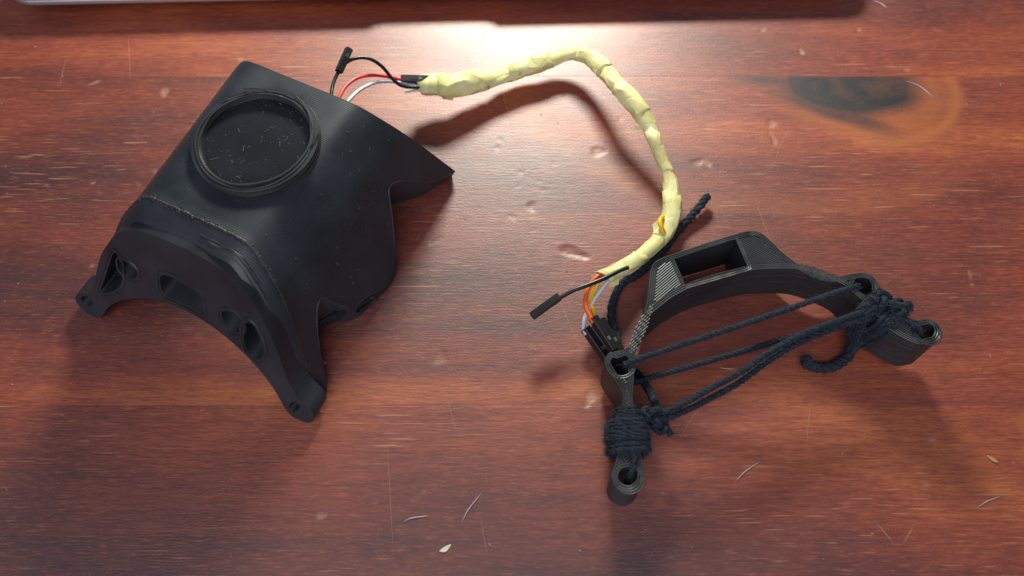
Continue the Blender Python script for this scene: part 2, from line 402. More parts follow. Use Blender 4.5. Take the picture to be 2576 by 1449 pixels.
for (a, b, wd) in SCR:
    A = W(*a); B = W(*b); d = B - A; n = np.array([-d[1], d[0], 0]); n /= np.linalg.norm(n)
    k = 9; bow = random.uniform(-.02, .02) * np.linalg.norm(d); V = []; F = []
    for i in range(k + 1):
        t = i / k; p = A + d * t + n * bow * 4 * t * (1 - t); hw = wd * (.25 + math.sin(math.pi * t)) * .6
        V += [p + n * hw + [0, 0, .012], p + [0, 0, .03], p - n * hw + [0, 0, .012]]
    for i in range(k):
        q = i * 3; F += [(q, q + 1, q + 4, q + 3), (q + 1, q + 2, q + 5, q + 4)]
    build('scratch', V, F, M_SCR, table)
# dust lying on the varnish
g = G()
for i in range(330):
    p = W(random.uniform(0, 2576), random.uniform(90, 1449)); s = random.choice([.10, .12, .15, .2, .28]); a = random.uniform(0, 6.28); l = s * random.uniform(1, 3.2)
    c, sn = math.cos(a), math.sin(a)
    V = [p + np.array([c * l, sn * l, .02]), p + np.array([-sn * s, c * s, .02]), p + np.array([-c * l, -sn * l, .02]), p + np.array([sn * s, -c * s, .02]), p + np.array([0, 0, s])]
    g.add(V, [(0, 1, 4), (1, 2, 4), (2, 3, 4), (3, 0, 4), (0, 3, 2, 1)])
o = build('dust', g.V, g.F, M_LINT, table, False); o['kind'] = 'stuff'

# ------------------------------------------------------------------ laptop (only its front edge reaches the picture)
LA = math.radians(1.7); lc = np.array([-232.0, 138.4, 0.])
lap = empty('laptop', lc, 'slim silver laptop whose rounded front edge shades the table', 'laptop', LA)
LW, LD, z0, z1_ = 394., 268., 2.0, 10.8
def rrect(w, d, r, n=8, x0=0, y0=0):
    out = []
    for cx, cy, a0 in ((w - r, r, -90), (w - r, d - r, 0), (r, d - r, 90), (r, r, 180)):
        for i in range(n + 1):
            a = math.radians(a0 + 90 * i / n); out.append((x0 + cx + r * math.cos(a), y0 + cy + r * math.sin(a)))
    return np.array(out)
lip_z = z1_ - 2.6
def hull(levels):
    bm = bmesh.new(); R = []
    for ins, z in levels:
        R.append([bm.verts.new((x, y, z)) for x, y in rrect(LW - 2 * ins, LD - 2 * ins, max(3, 12 - ins * .5), x0=ins, y0=ins)])
    for a, b in zip(R, R[1:]):
        for i in range(len(a)): bm.faces.new((a[i], a[(i + 1) % len(a)], b[(i + 1) % len(a)], b[i]))
    bm.faces.new(R[0]); bm.faces.new(R[-1]); bmesh.ops.recalc_face_normals(bm, faces=bm.faces); return bm
base = bm_obj('base', hull([(0, z1_), (0, lip_z), (3, lip_z - 2.2), (9, z0 + 1.2), (16, z0)]), M_ALU, lap)
bv = base.modifiers.new('bevel', 'BEVEL'); bv.width = .0008; bv.segments = 3; bv.limit_method = 'ANGLE'
bpy.context.view_layer.update(); bake(base)
# finger scoop in the front edge
P = [(LW / 2 - 27, -1.0, z1_ + 1.0), (LW / 2 - 23, -.4, z1_ + .2), (LW / 2 - 20, 0, z1_), (LW / 2 + 20, 0, z1_), (LW / 2 + 23, -.4, z1_ + .2), (LW / 2 + 27, -1.0, z1_ + 1.0)]
cutter = build('scoop_cutter', *tube(catmull(P, 1.5), 3.4, 20), None, lap); bpy.context.view_layer.update()
cut(base, [cutter])
bm_obj('trackpad', prism(rrect(130, 84, 4, x0=LW / 2 - 65, y0=14), [], lambda p, d: (p[0], p[1], z1_ + .12 - d), .1), M_ALU, lap)
kb = bm_obj('keyboard_well', prism(rrect(300, 110, 4, x0=LW / 2 - 150, y0=112), [], lambda p, d: (p[0], p[1], z1_ + .15 - d), .1), M_KEY, lap)
for fx in (24, LW - 24):
    bm_obj('rubber_foot', prism(rrect(16, 8, 4, x0=fx - 8, y0=16), [], lambda p, d: (p[0], p[1], z0 - d), z0), M_RUB, lap)
    bm_obj('rubber_foot', prism(rrect(16, 8, 4, x0=fx - 8, y0=LD - 24), [], lambda p, d: (p[0], p[1], z0 - d), z0), M_RUB, lap)
ta = math.radians(38); ly, lz = math.cos(ta), math.sin(ta)
lid = bm_obj('lid', prism(rrect(LW, 255, 10), [], lambda p, d: (p[0], LD + 1 + p[1] * ly + d * lz, z1_ + 1.5 + p[1] * lz - d * ly), 4.5), M_ALU, lap)
bm_obj('screen', prism(rrect(LW - 14, 238, 6, x0=7, y0=9), [], lambda p, d: (p[0], LD + 1 + p[1] * ly - .15 * lz + d * lz, z1_ + 1.5 + p[1] * lz + .15 * ly - d * ly), .1), M_GLASS, lid)

# ------------------------------------------------------------------ printed shell
SA = math.radians(64.2); SM = np.array([-119., -32., 0.])
EY = np.array([math.cos(SA), math.sin(SA), 0]); EX = np.array([EY[1], -EY[0], 0])
shell = empty('printed_shell', SM, 'black printed saddle-shaped shell with a raised ring, arched end and four feet', 'plastic part', SA - math.pi / 2)
def to_loc(q):
    d = np.asarray(q) - SM; return np.array([d @ EX, d @ EY, q[2]])
YF = lambda z: .52 * z
YB = lambda z: 118 - .36 * z
def mkprof(pts):
    P = catmull(np.array([(x, z, 0) for x, z in pts], float), .4)[:, :2]
    q = np.concatenate([[0], np.cumsum(np.linalg.norm(np.diff(P, axis=0), axis=1))])
    u = np.linspace(0, 1, 240); return np.stack([np.interp(u * q[-1], q, P[:, 0]), np.interp(u * q[-1], q, P[:, 1])], 1)
PFRONT = mkprof([(0, 52), (8, 52), (15, 51.9), (19.5, 51.2), (23.3, 48.8), (27.5, 44.4), (31.8, 39), (35.2, 32.5), (38.6, 24.8), (42.3, 15.8), (46.5, 7.5), (50.8, 1.2)])
PBACK = mkprof([(0, 51.9), (10, 51.9), (18.5, 51.8), (23, 50.9), (27, 48.0), (31.2, 43.6), (35.6, 38.2), (39.6, 31), (43, 23.5), (46, 15.5), (49, 7.5), (51.5, 1.2)])
UU = np.linspace(0, 1, 240)
def P_at(t):
    k = max(0, min(1, (t - .05) / .9)); return PFRONT * (1 - k) + PBACK * k
def prof(s, t=0.):
    P = P_at(t); return np.array([np.interp(s, UU, P[:, 0]), np.interp(s, UU, P[:, 1])])
def prof_n(s, t=0.):
    d = prof(min(s + .008, 1), t) - prof(max(s - .008, 0), t); d /= np.linalg.norm(d); return np.array([-d[1], d[0]])
def s_of_z(z, t=0.): return np.interp(-z, -P_at(t)[:, 1], UU)
PS = [0, 1.0]
ZT = np.array([(0, 1.3), (.09, 1.3), (.12, 4), (.15, 11), (.18, 18), (.22, 23.5), (.26, 23.5), (.30, 17), (.34, 11.5), (.37, 9.3), (.42, 7.4), (.46, 5.2), (.50, 3.6), (.57, 5), (.63, 12), (.69, 20), (.75, 27.5), (.80, 27), (.85, 21), (.9, 13), (.95, 8.5), (1, 4.8)])
ztab = catmull(np.column_stack([ZT[:, 0] * 100, ZT[:, 1], ZT[:, 1] * 0]), .4)
zlow = lambda t: max(1.0, float(np.interp(t * 100, ztab[:, 0], ztab[:, 1])))
NT, NS = 150, 54
outer = np.zeros((NT + 1, 2 * NS + 1, 3)); inner = np.zeros_like(outer)
for i in range(NT + 1):
    t = i / NT; smax = s_of_z(zlow(t), t)
    for j in range(-NS, NS + 1):
        s = abs(j) / NS * smax; x, z = prof(s, t); n = prof_n(s, t)
        y = YF(z) + 1.2 + (YB(z) - YF(z) - 1.2) * t
        back = y - YF(z)
        lip = 2.3 * max(0, 1 - (back - 1.2) / 7.5) ** 2
        bul = .35 * math.exp(-((back - 9.5) / 2.2) ** 2)
        xo = max(0, x - n[0] * (lip - bul)) if abs(j) else 0; zo = max(.9, z - n[1] * (lip - bul))
        sg = 1 if j >= 0 else -1
        T = np.interp(z, [8, 34, 49], [26, 26, 3.2])
        kf = max(0., min(1., (back - 9) / 5)); T = 3.0 + (T - 3.0) * kf
        outer[i, j + NS] = (sg * xo, y, zo)
        xi = xo - np.interp(t, [.55, .68], [5.2, 10.]) * min(1, z / 25) * max(0, min(1, (44 - z) / 8)) * kf * np.interp(t, [0, .2, .27, .55, .62], [1, 1, 0, 0, 1])
        inner[i, j + NS] = (sg * max(0, xi) if abs(j) else 0, y, max(0.0, zo - T))
nr, ncn = NT + 1, 2 * NS + 1
V = np.vstack([outer.reshape(-1, 3), inner.reshape(-1, 3)]); off = nr * ncn
F = []
for i in range(NT):
    for j in range(ncn - 1):
        a = i * ncn + j; F.append((a, a + 1, a + ncn + 1, a + ncn)); F.append((off + a, off + a + ncn, off + a + ncn + 1, off + a + 1))
for j in range(ncn - 1):
    F.append((j, off + j, off + j + 1, j + 1)); a = NT * ncn + j; F.append((a, a + 1, off + a + 1, off + a))
for i in range(NT):
    a = i * ncn; F.append((a, a + ncn, off + a + ncn, off + a)); a += ncn - 1; F.append((a, off + a, off + a + ncn, a + ncn))
body = build('body', V, F, M_SHELL, shell, True, 46)
# bolt slots in the side lobes
def edge_pt(t):
    z = zlow(t); x, _ = prof(s_of_z(z, t), t); return np.array([x, YF(z) + 1.2 + (YB(z) - YF(z) - 1.2) * t, z])
cutters = []; slot_rings = []
for sg in (1, -1):
    for A, B, r in ((np.array([38.8, 32.0, 11.5]), np.array([42.6, 39.5, 8.6]), 2.2), (np.array([46.0, 45.6, 5.0]), np.array([48.2, 51.0, 4.2]), 1.8)):
        d = (B - A); nrm = np.array([d[1], -d[0], 0]); nrm /= np.linalg.norm(nrm)
        u = d / np.linalg.norm(d); v = np.cross(nrm, u); c = (A + B) / 2; ln = np.linalg.norm(d) / 2
        ring_ = [c + u * (ln * (1 if math.cos(a) > 0 else -1) + r * math.cos(a)) + v * r * math.sin(a) for a in np.linspace(.03, 2 * math.pi + .03, 24, endpoint=False)]
        if sg == 1: slot_rings.append([p + nrm * .15 for p in ring_])
        Vc = [p + nrm * 5 for p in ring_] + [p - nrm * 2.8 for p in ring_]
        Vc = [np.array([p[0] * sg, p[1], p[2]]) for p in Vc]; k = len(ring_)
        Fc = [(i, (i + 1) % k, k + (i + 1) % k, k + i) for i in range(k)] + [tuple(range(k)), tuple(range(2 * k - 1, k - 1, -1))]
        cutters.append(build('cutter', Vc, Fc, None, shell))
bpy.context.view_layer.update(); cut(body, cutters, 46)
for sg in (1, -1):
    for ta_, tb_ in ((.155, .50), (.60, .985)):
        P = np.array([edge_pt(t) for t in np.linspace(ta_, tb_, 60)]); P[:, 0] = (P[:, 0] - .1) * sg
        build('edge_lip', *tube(P, .34 * np.sin(np.linspace(.25, math.pi - .25, 60)) + .06, 7), M_SHELL, shell)
    for q in slot_rings:
        P = np.array([(p[0] * sg, p[1], p[2]) for p in q]); build('slot_lip', *tube(P, .32, 6, closed=True), M_FACE, shell)
# arched front plate with its pockets
PN = -(EY - np.array([0, 0, 0])) ; nl = np.array([0, -1, .52]); NW = EX * 0 + EY * nl[1] + np.array([0, 0, nl[2]])
def face_pt(px, py):
    q = to_loc(Wp(px, py, SM, NW)); return np.array([q[0], q[2]])
half = [(0, 50.2), (9, 49.9), (16, 48.9), (22, 46.6), (27, 43), (31, 38), (35.4, 31.5), (38.8, 24), (42.3, 16), (46.5, 10.6), (51.5, 7.6), (53.2, 4.4), (51.6, 1.4), (48, .25), (43.5, .5), (40.5, 3.2), (38, 7), (34.5, 11), (30, 14.8), (25, 18), (20, 20.6), (14, 22.8), (7, 24.4), (0, 24.9)]
out2 = np.array(half + [(-x, z) for x, z in half[-2:0:-1]])
out2 = densify(out2, 1.2)
def pix_hole(z, pts, step=.8): return densify(np.array([face_pt(*z(*p)) for p in pts]), step)
h1 = pix_hole(z1, [(575, 335), (632, 385), (665, 500), (690, 640), (680, 740), (610, 830), (470, 880), (385, 850), (430, 720), (500, 520)])
h2 = pix_hole(z1, [(760, 490), (840, 520), (915, 590), (925, 650), (880, 680), (800, 630), (755, 560)], .5)
h3 = pix_hole(z1, [(1300, 660), (1380, 670), (1600, 780), (1790, 910), (1835, 980), (1845, 1100), (1840, 1200), (1690, 1100), (1500, 1000), (1330, 925), (1275, 800), (1268, 700)])
h4 = pix_hole(z1, [(215, 935), (270, 940), (340, 1000), (350, 1060), (300, 1090), (240, 1060), (200, 1000)], .5)
h5 = pix_hole(z2, [(1030, 690), (1075, 690), (1120, 735), (1125, 775), (1090, 785), (1045, 745)], .5)
h6 = pix_hole(z2, [(1160, 745), (1205, 755), (1245, 830), (1268, 905), (1250, 960), (1205, 955), (1165, 900), (1148, 820)])
h7 = pix_hole(z2, [(1395, 1208), (1425, 1200), (1448, 1215), (1430, 1250), (1400, 1262), (1375, 1235)], .5)
f3 = lambda p, d: (p[0], YF(p[1]) + d, p[1])
def inside(p, poly):
    x, y = p; X = poly[:, 0]; Y = poly[:, 1]; X2 = np.roll(X, -1); Y2 = np.roll(Y, -1)
    k = ((Y > y) != (Y2 > y)) & (x < (X2 - X) * (y - Y) / (Y2 - Y + 1e-12) + X); return bool(k.sum() % 2)
h1 = h1 * [.95, 1] + [.6, .4]; h2 = h2.mean(0) + (h2 - h2.mean(0)) * 1.3; h5 = h5.mean(0) + (h5 - h5.mean(0)) * 1.25; h7 = h7 + [3.2, .6]
def fit(h, m):
    c = h.mean(0); lim = offset_poly(out2, m); q = []
    for p in h:
        for _ in range(30):
            if inside(p, lim): break
            p = c + (p - c) * .95
        q.append(p)
    return np.array(q)
h1, h2, h3, h4, h5, h6, h7 = [fit(h, 1.1) for h in (h1, h2, h3, h4, h5, h6, h7)]
holes = [h1, h2, h3, h4, h5, h6, h7]
plate = bm_obj('front_plate', prism(out2, holes, f3, 8.5), M_FACE, shell, True, 35)
bv = plate.modifiers.new('bevel', 'BEVEL'); bv.width = .0009; bv.segments = 3; bv.limit_method = 'ANGLE'; bv.angle_limit = math.radians(50); bv.use_clamp_overlap = True
# pocket floors behind the openings
for hp, dp in ((h1, 8.0), (h2, 5.0), (h3, 7.0), (h4, 5.0), (h5, 5.0), (h6, 8.0), (h7, 4.0)):
    bm_obj('pocket_floor', prism(offset_poly(hp, -.5), [], lambda p, d: (p[0], YF(p[1]) + dp + d, p[1]), .6), M_FACE, shell)
# raised lips squeezed out round the pockets
g = G()
for hp in (h2, h3, h5, h1, h6):
    q = offset_poly(hp, -1.3)
    P3 = np.array([(p[0], YF(p[1]) - .02, p[1]) for p in q]); n = len(P3)
    g.add(*tube(P3, .42 + .16 * np.sin(np.arange(n) * .7), 6, closed=True))
build('pocket_lip', g.V, g.F, M_FACE, shell)
# melted seam where front plate and body were joined
def shell_pt(s, sg, back):
    x, z = prof(s, .09); n = prof_n(s, .09); return np.array([sg * x, YF(z) + back, z]), np.array([sg * n[0], 0, n[1]])
g = G(); path = []; rad = []
send = .985
for k in range(-230, 231):
    s = abs(k) / 230 * send; sg = 1 if k >= 0 else -1
    p, n = shell_pt(s, sg, 9.6 + .35 * nz(k * .13, 0) + .25 * nz(k * .5, 4)); amp = np.interp(s, [0, .34, .46, .68, send], [1, 1, .6, .25, .35])
    path.append(p + n * .18 * amp); rad.append(.28 + .42 * amp * abs(nz(k * .33, 7)) + .16 * amp)
g.add(*tube(path, rad, 7))
ico = bmesh.new(); bmesh.ops.create_icosphere(ico, subdivisions=1, radius=1)
IV = np.array([v.co[:] for v in ico.verts]); IF = [tuple(v.index for v in f.verts) for f in ico.faces]; ico.free()
for k in range(520):
    s = random.random() ** .8 * send; sg = random.choice((1, -1)); amp = np.interp(s, [0, .34, .46, .68, send], [1, 1, .55, .2, .45])
    if random.random() > amp + .15: continue
    p, n = shell_pt(s, sg, 9.6 + random.gauss(0, .55) * amp); r = random.uniform(.2, .52) * (.45 + .55 * amp)
    g.add(p + n * r * .5 + (IV * (r * rng.uniform(.6, 1.3, 3))) * (1 + .3 * rng.standard_normal((len(IV), 1)) * .5), IF)
build('melted_seam', g.V, g.F, M_SEAM, shell, True, 60)
# drips and print ridges between seam and face
g = G()
for k, back in enumerate((3.0, 4.3, 5.2)):
    path = [];
    for q in range(0, 61):
        s = .055 + q / 60 * (.46 - .055 * k); p, n = shell_pt(s, 1, back + .5 * nz(q * .12, k)); lip = 2.3 * max(0, 1 - (back - 1.2) / 7.5) ** 2
        path.append(p - n * (lip - .02))
    g.add(*tube(path, .16 + .08 * np.sin(np.linspace(0, 9, 61) + k), 5))
build('print_ridge', g.V, g.F, M_SHELL, shell)
# ring of loose filament strands and the flat disc inside it
RC = np.array([1.0, 70.3]); g = G()
for k in range(26):
    lay = k % 9; r0 = 18.9 + (k // 9) * 1.25 + random.uniform(-.2, .2); zz = 49.8 + lay * .60 + random.uniform(-.1, .1) - .25 * (k // 9) * (lay > 6)
    th = np.linspace(0, 2 * math.pi, 150, endpoint=False); ph = random.uniform(0, 6.28)
    rr = r0 + .13 * np.sin(3 * th + ph) + .09 * np.sin(7 * th + 2 * ph) + (.16 * np.sin(2 * th + ph) if lay > 6 else 0)
    z = zz + .15 * np.sin(2 * th + ph * 1.7) + .10 * np.sin(5 * th + ph)
    P3 = np.stack([RC[0] + rr * np.cos(th), RC[1] + rr * np.sin(th), z], 1)
    g.add(*tube(P3, .46, 6, closed=True))
for k in range(4):   # loose ends crossing the rim
    th = np.linspace(0, random.uniform(.3, .9), 14) + random.uniform(0, 6.28); r0 = random.uniform(19.2, 21.5)
    P3 = np.stack([RC[0] + (r0 + np.linspace(-1, 1.4, 14)) * np.cos(th), RC[1] + (r0 + np.linspace(-1, 1.4, 14)) * np.sin(th), 55.0 + .4 * np.sin(np.linspace(0, 3.14, 14))], 1)
    g.add(*tube(P3, .26, 5))
build('filament_ring', g.V, g.F, M_BEAD, shell, True, 60)
th = np.linspace(0, 2 * math.pi, 64, endpoint=False)
core = np.stack([RC[0] + 21.6 * np.cos(th), RC[1] + 21.6 * np.sin(th)], 1); cin = np.stack([RC[0] + 18.9 * np.cos(th), RC[1] + 18.9 * np.sin(th)], 1)
bm_obj('ring_wall', prism(core, [cin], lambda p, d: (p[0], p[1], 54.4 - d), 5.5), M_FACE, shell)
bm_obj('recessed_disc', prism(np.stack([RC[0] + 19 * np.cos(th), RC[1] + 19 * np.sin(th)], 1), [], lambda p, d: (p[0], p[1], 52.15 - d), 1.5), simple('smooth_black_disc', (.014, .0155, .020), .30, 0, .5, .25, 80), shell)
# pale lint on disc and shell
g = G()
def lint(p, n, l):
    a = random.uniform(0, 6.28); d = np.array([math.cos(a), math.sin(a), 0]); d -= n * (d @ n); d /= np.linalg.norm(d); e = np.cross(n, d); b = random.uniform(-.8, .8)
    P3 = [p + n * (.05 + .12 * math.sin(3 * u)) + d * l * (u - .5) + e * l * b * u * u for u in np.linspace(0, 1, 5)]
    g.add(*tube(P3, random.uniform(.03, .055), 4))
for k in range(85):
    r = 18 * math.sqrt(random.random()); a = random.uniform(0, 6.28); a += .0
    lint(np.array([RC[0] + r * math.cos(a), RC[1] + r * math.sin(a), 52.16]), np.array([0, 0, 1.]), random.choice([.3, .4, .6, 1.0, 1.8]))
for k in range(90):
    s = random.uniform(0, .8); sg = random.choice((1, 1, -1)); t = random.uniform(.12, .97); x, z = prof(s, t)
    if z < zlow(t) + 3: continue
    y = YF(z) + 1.2 + (YB(z) - YF(z) - 1.2) * t
    if math.hypot(sg * x - RC[0], y - RC[1]) < 23: continue
    n = prof_n(s, t); lint(np.array([sg * x, y, z]) , np.array([sg * n[0], 0, n[1]]), random.choice([.3, .3, .5, .9, 1.4]))
o = build('lint', g.V, g.F, M_LINT, shell); o['kind'] = 'stuff'

# ------------------------------------------------------------------ printed bracket
GX, GY, BZ, BT = .03, -.07, 21.0, 18.4
BN = np.array([-GX, -GY, 1.]); BN /= np.linalg.norm(BN); BP = np.array([110., 0, BZ])
BU = np.array([1., 0, 0]); BU -= BN * (BU @ BN); BU /= np.linalg.norm(BU); BV = np.cross(BN, BU)
BO = np.array([85., -20., 0.])
bracket = empty('printed_bracket', BO, 'black printed arch bracket with rectangular window and four bolt bosses bound with cord', 'plastic part')
def b2(px, py):
    q = Wp(px, py, BP, BN) - BP; return np.array([q @ BU, q @ BV])
def b3(p, d=0.): return BP + BU * p[0] + BV * p[1] - BN * d
bl = lambda p, d=0.: b3(p, d) - BO
OUT = [z4(*p) for p in [(1385, 328), (1440, 338), (1485, 372), (1590, 470), (1700, 543), (1800, 580), (1880, 588), (1960, 572), (2030, 566), (2080, 588), (2108, 632), (2118, 690), (2190, 765), (2265, 815), (2330, 836), (2400, 826), (2452, 860), (2468, 912), (2445, 955), (2395, 970), (2335, 972), (2250, 935), (2170, 885), (2100, 812), (2040, 742), (1980, 690), (1930, 645), (1850, 605), (1760, 570), (1670, 548), (1560, 543), (1420, 550), (1300, 575), (1180, 607), (1050, 652), (950, 702), (870, 762), (810, 818), (775, 880), (752, 935), (737, 990), (728, 1060)]]
OUT += [z5(*p) for p in [(818, 480), (812, 580), (808, 690), (835, 850), (855, 1000), (874, 1100), (880, 1180), (852, 1240), (800, 1272), (745, 1266), (690, 1232), (668, 1165), (690, 1100), (712, 1000), (722, 880), (735, 750), (742, 660), (700, 575), (655, 510), (625, 450), (632, 410), (665, 375)]]
OUT += [z4(*p) for p in [(625, 1020), (700, 978), (742, 915), (765, 855), (782, 795), (802, 700), (815, 570), (830, 520), (865, 490), (940, 462), (1100, 408), (1300, 346)]]
out_b = densify(np.array([b2(*p) for p in OUT]), 1.0)
def circ(c, r, n=26, hexa=0):
    a = np.linspace(0, 2 * math.pi, n, endpoint=False); return np.stack([c[0] + r * np.cos(a), c[1] + r * np.sin(a)], 1)
hL1, hR1, hL2, hR2 = (b2(*z4(648, 1088)), b2(*z4(2033, 640)), b2(*z5(780, 1185)), b2(*z4(2390, 903)))
win = np.array([b2(*z4(*p)) for p in [(948, 478), (1300, 374), (1372, 538), (1018, 640)]])
def lin(poly, step):
    out = []; n = len(poly)
    for i in range(n):
        a, b = poly[i], poly[(i + 1) % n]; m = max(1, int(np.linalg.norm(b - a) / step))
        out += [a + (b - a) * k / m for k in range(m)]
    return np.array(out)
RH = 3.9
bh = [lin(win, 1.5), circ(hL1, RH), circ(hR1, RH * .95), circ(hL2, RH * .95), circ(hR2, RH * .95)]
bm_obj('frame', prism(out_b, bh, bl, BT), M_BRK, bracket, True, 35)
# extruded perimeter lines on the upper face
def bead_loop(g, poly, r=.27, lift=-.13, jit=.05):
    P3 = np.array([bl(p, lift) for p in poly]); P3[:, 2] += jit * np.sin(np.arange(len(P3)) * .9)
    g.add(*tube(P3, r, 5, closed=True))
for d in (.30, 1.08, 1.86):
    g = G(); bead_loop(g, offset_poly(out_b, d)); build('perimeter_line', g.V, g.F, M_BEAD, bracket, True, 60)
for k, hp in enumerate(bh):
    for d in (.30, 1.08):
        g = G(); bead_loop(g, offset_poly(hp, -d) if k else offset_poly(lin(win, .8), -d)); build('perimeter_line', g.V, g.F, M_BEAD, bracket, True, 60)
# layer ridges down the outer walls
for k, d in enumerate((1.0, 2.1, 4.6, 9.3, 14.8)):
    g = G(); q = offset_poly(out_b, -.01); P3 = np.array([bl(p, d) for p in q]); g.add(*tube(P3, 0.03 + .015 * (k % 3), 4, closed=True)); build('layer_ridge', g.V, g.F, M_BRK, bracket, True, 60)
# diagonal infill ridges
def inside(p, poly):
    x, y = p; c = False; n = len(poly); X = poly[:, 0]; Y = poly[:, 1]; X2 = np.roll(X, -1); Y2 = np.roll(Y, -1)
    k = ((Y > y) != (Y2 > y)) & (x < (X2 - X) * (y - Y) / (Y2 - Y + 1e-12) + X); return bool(k.sum() % 2)
in_poly = offset_poly(out_b, 2.4); hol = [offset_poly(lin(win, .8), -1.6)] + [offset_poly(h, -1.6) for h in bh[1:]]
def hatch(ang, spacing, keep, name):
    u = np.array([math.cos(ang), math.sin(ang)]); v = np.array([-u[1], u[0]]); g = G()
    pr_ = in_poly @ v; pu = in_poly @ u; prev = None
    for c in np.arange(pr_.min(), pr_.max(), spacing):
        run = []
        for a in np.arange(pu.min(), pu.max(), .35):
            p = u * a + v * c
            ok = keep(p) and inside(p, in_poly) and not any(inside(p, h) for h in hol)
            if ok: run.append(p)
            if (not ok) and run:
                if len(run) > 2:
                    P3 = np.array([bl(q, -.10 - .04 * nz(q[0] * .8, q[1] * .8)) for q in run[::2] + [run[-1]]]); g.add(*tube(P3, .26, 5))
                run = []
    o = build(name, g.V, g.F, M_BEAD, bracket, True, 60); o['kind'] = 'stuff'; return o
wc = win.mean(0); wl_ = b2(*z4(985, 560)); wr_ = b2(*z4(1336, 456))
side = lambda p: (p - wc) @ (wr_ - wl_)
L1lim = b2(*z4(760, 860)); R1lim = b2(*z4(1790, 590))
dirv = lambda a, b: math.atan2(*(b2(*z4(*b)) - b2(*z4(*a)))[::-1])
hatch(dirv((830, 720), (960, 610)), .80, lambda p: side(p) < 0, 'infill_ridges')
hatch(dirv((1360, 380), (1600, 520)), .80, lambda p: side(p) > 0, 'infill_ridges')

# ------------------------------------------------------------------ cord tied round the bracket
cord = empty('tie_cord', BO, 'navy black twisted cotton cord stretched across and wound round the black bracket', 'cord')
def add_rope(name, P, r, pitch=7., phase=0., fuzz=1.0):
    g, path = rope(P, r, pitch, .55, phase)
    o = build(name, g.V, g.F, M_ROPE, cord, True, 80, BO)
    gf = G(); T, A, B = frames(path); L = len(path)
    for k in range(int(L * 2.2 * fuzz)):
        i = random.randrange(1, L - 1); a = random.uniform(0, 6.28); d = A[i] * math.cos(a) + B[i] * math.sin(a); p = path[i] + d * r * .9
        e = T[i] * random.uniform(-1, 1) + d * random.uniform(.2, 1.); l = random.uniform(.5, 2.3); q = T[i] * random.uniform(-1, 1)
        gf.add(*tube([p, p + e * l * .5, p + e * l + q * l * .4], [.075, .06, .035], 3, cap=False))
    f = build('fuzz', gf.V, gf.F, M_FUZZ, o, True, None, BO); f['kind'] = 'stuff'
    return o
def onb(px, py, d=0.): return b3(b2(px, py), d)
pL1 = b3(hL1); pR1 = b3(hR1); pL2 = b3(hL2); pR2 = b3(hR2)
# first taut strand from boss hole to boss hole
a = onb(*z4(700, 1075), -.6); b = onb(*z4(1955, 655), -.8)
add_rope('strand', [pL1 - BN * 9 + [1.5, 0, 0], pL1 - BN * 2 + [2.6, .6, 0], a, (a * 2 + b) / 3 - [0, 0, .5], (a + 2 * b) / 3 - [0, 0, .5], b, pR1 - BN * 1.0 + [-2.5, -.6, 0], pR1 - BN * 8 + [-1, 0, 0]], 1.08, 5.5)
wrapR = onb(*z4(2010, 800), 1.0)
knotL = W(*z5(985, 760), 17)
add_rope('strand', [W(*z4(720, 1190), 9), W(*z4(800, 1165), 9.5), W(*z4(1200, 1052), 14), W(*z4(1430, 985), 17), W(*z4(1620, 930), 19.5), W(*z4(1850, 868), 21), wrapR + [1, -1, 0], wrapR + [5, 2, -2]], 1.08, 5.5, 1)
add_rope('strand', [knotL + [-2, 0, 0], W(*z5(1060, 740), 18.5), W(*z5(1300, 610), 19.5), W(*z5(1500, 500), 20.5), W(*z4(1500, 1012), 20.8), W(*z4(1700, 905), 21.5), wrapR + [0, .6, .8], wrapR + [5, 3, 0]], 1.12, 5.5, 2)
add_rope('strand', [knotL + [-2, -2, -1], W(*z5(1060, 785), 16.5), W(*z5(1300, 672), 17), W(*z5(1500, 560), 18), W(*z4(1500, 1056), 18.2), W(*z4(1700, 946), 19.5), wrapR + [0, -1.2, -.6], wrapR + [5, 0, -2]], 1.12, 5.5, 3)
def wrap(A2, B2, ha, turns, cr, seed, tight=.8):
    """helix of cord round an arm between two points of the bracket's upper face"""
    A3, B3 = b3(A2), b3(B2); u = B3 - A3; L = np.linalg.norm(u); u /= L; wv = np.cross(BN, u); P = []
    rs = random.Random(seed); hb_ = BT / 2 + cr
    n = int(turns * 28); jit = [rs.uniform(-1, 1) for _ in range(turns + 3)]
    for k in range(n + 1):
        th = k / 28 * 2 * math.pi; tn = k / 28; j = jit[int(tn)] * (1 - tn % 1) + jit[int(tn) + 1] * (tn % 1)
        c, s = math.cos(th), math.sin(th); e = .5
        x = math.copysign(abs(c) ** e, c); z = math.copysign(abs(s) ** e, s)
        haa = np.interp(k / n, np.linspace(0, 1, len(ha)), ha) + cr + .45 * j
        P.append(A3 + u * (L * k / n + .9 * j) + wv * haa * x + BN * (-BT / 2 + (hb_ + .25 * j) * z) + u * tight * z)
    return P
la, lb = b2(*z5(768, 720)), b2(*z5(800, 985))
add_rope('winding', wrap(la, lb, [3.0, 4.0, 4.3], 15, .6, 3), .82, 11, 0, 1.2)
add_rope('winding', wrap(b2(*z5(775, 760)), b2(*z5(795, 960)), [4.4, 5.2, 5.0], 9, .9, 5, 2.4), .95, 10, 1, 1.6)
ra, rb = b2(*z4(2090, 725)), b2(*z4(2240, 835))
add_rope('winding', wrap(ra, rb, [4.2, 4.6, 4.0], 12, .6, 8), .85, 11, 0, 1.2)
add_rope('winding', wrap(b2(*z4(2085, 735)), b2(*z4(2150, 790)), [6.0, 6.2], 5, 1.1, 9, -2.0), 1.0, 10, 1, 1.8)
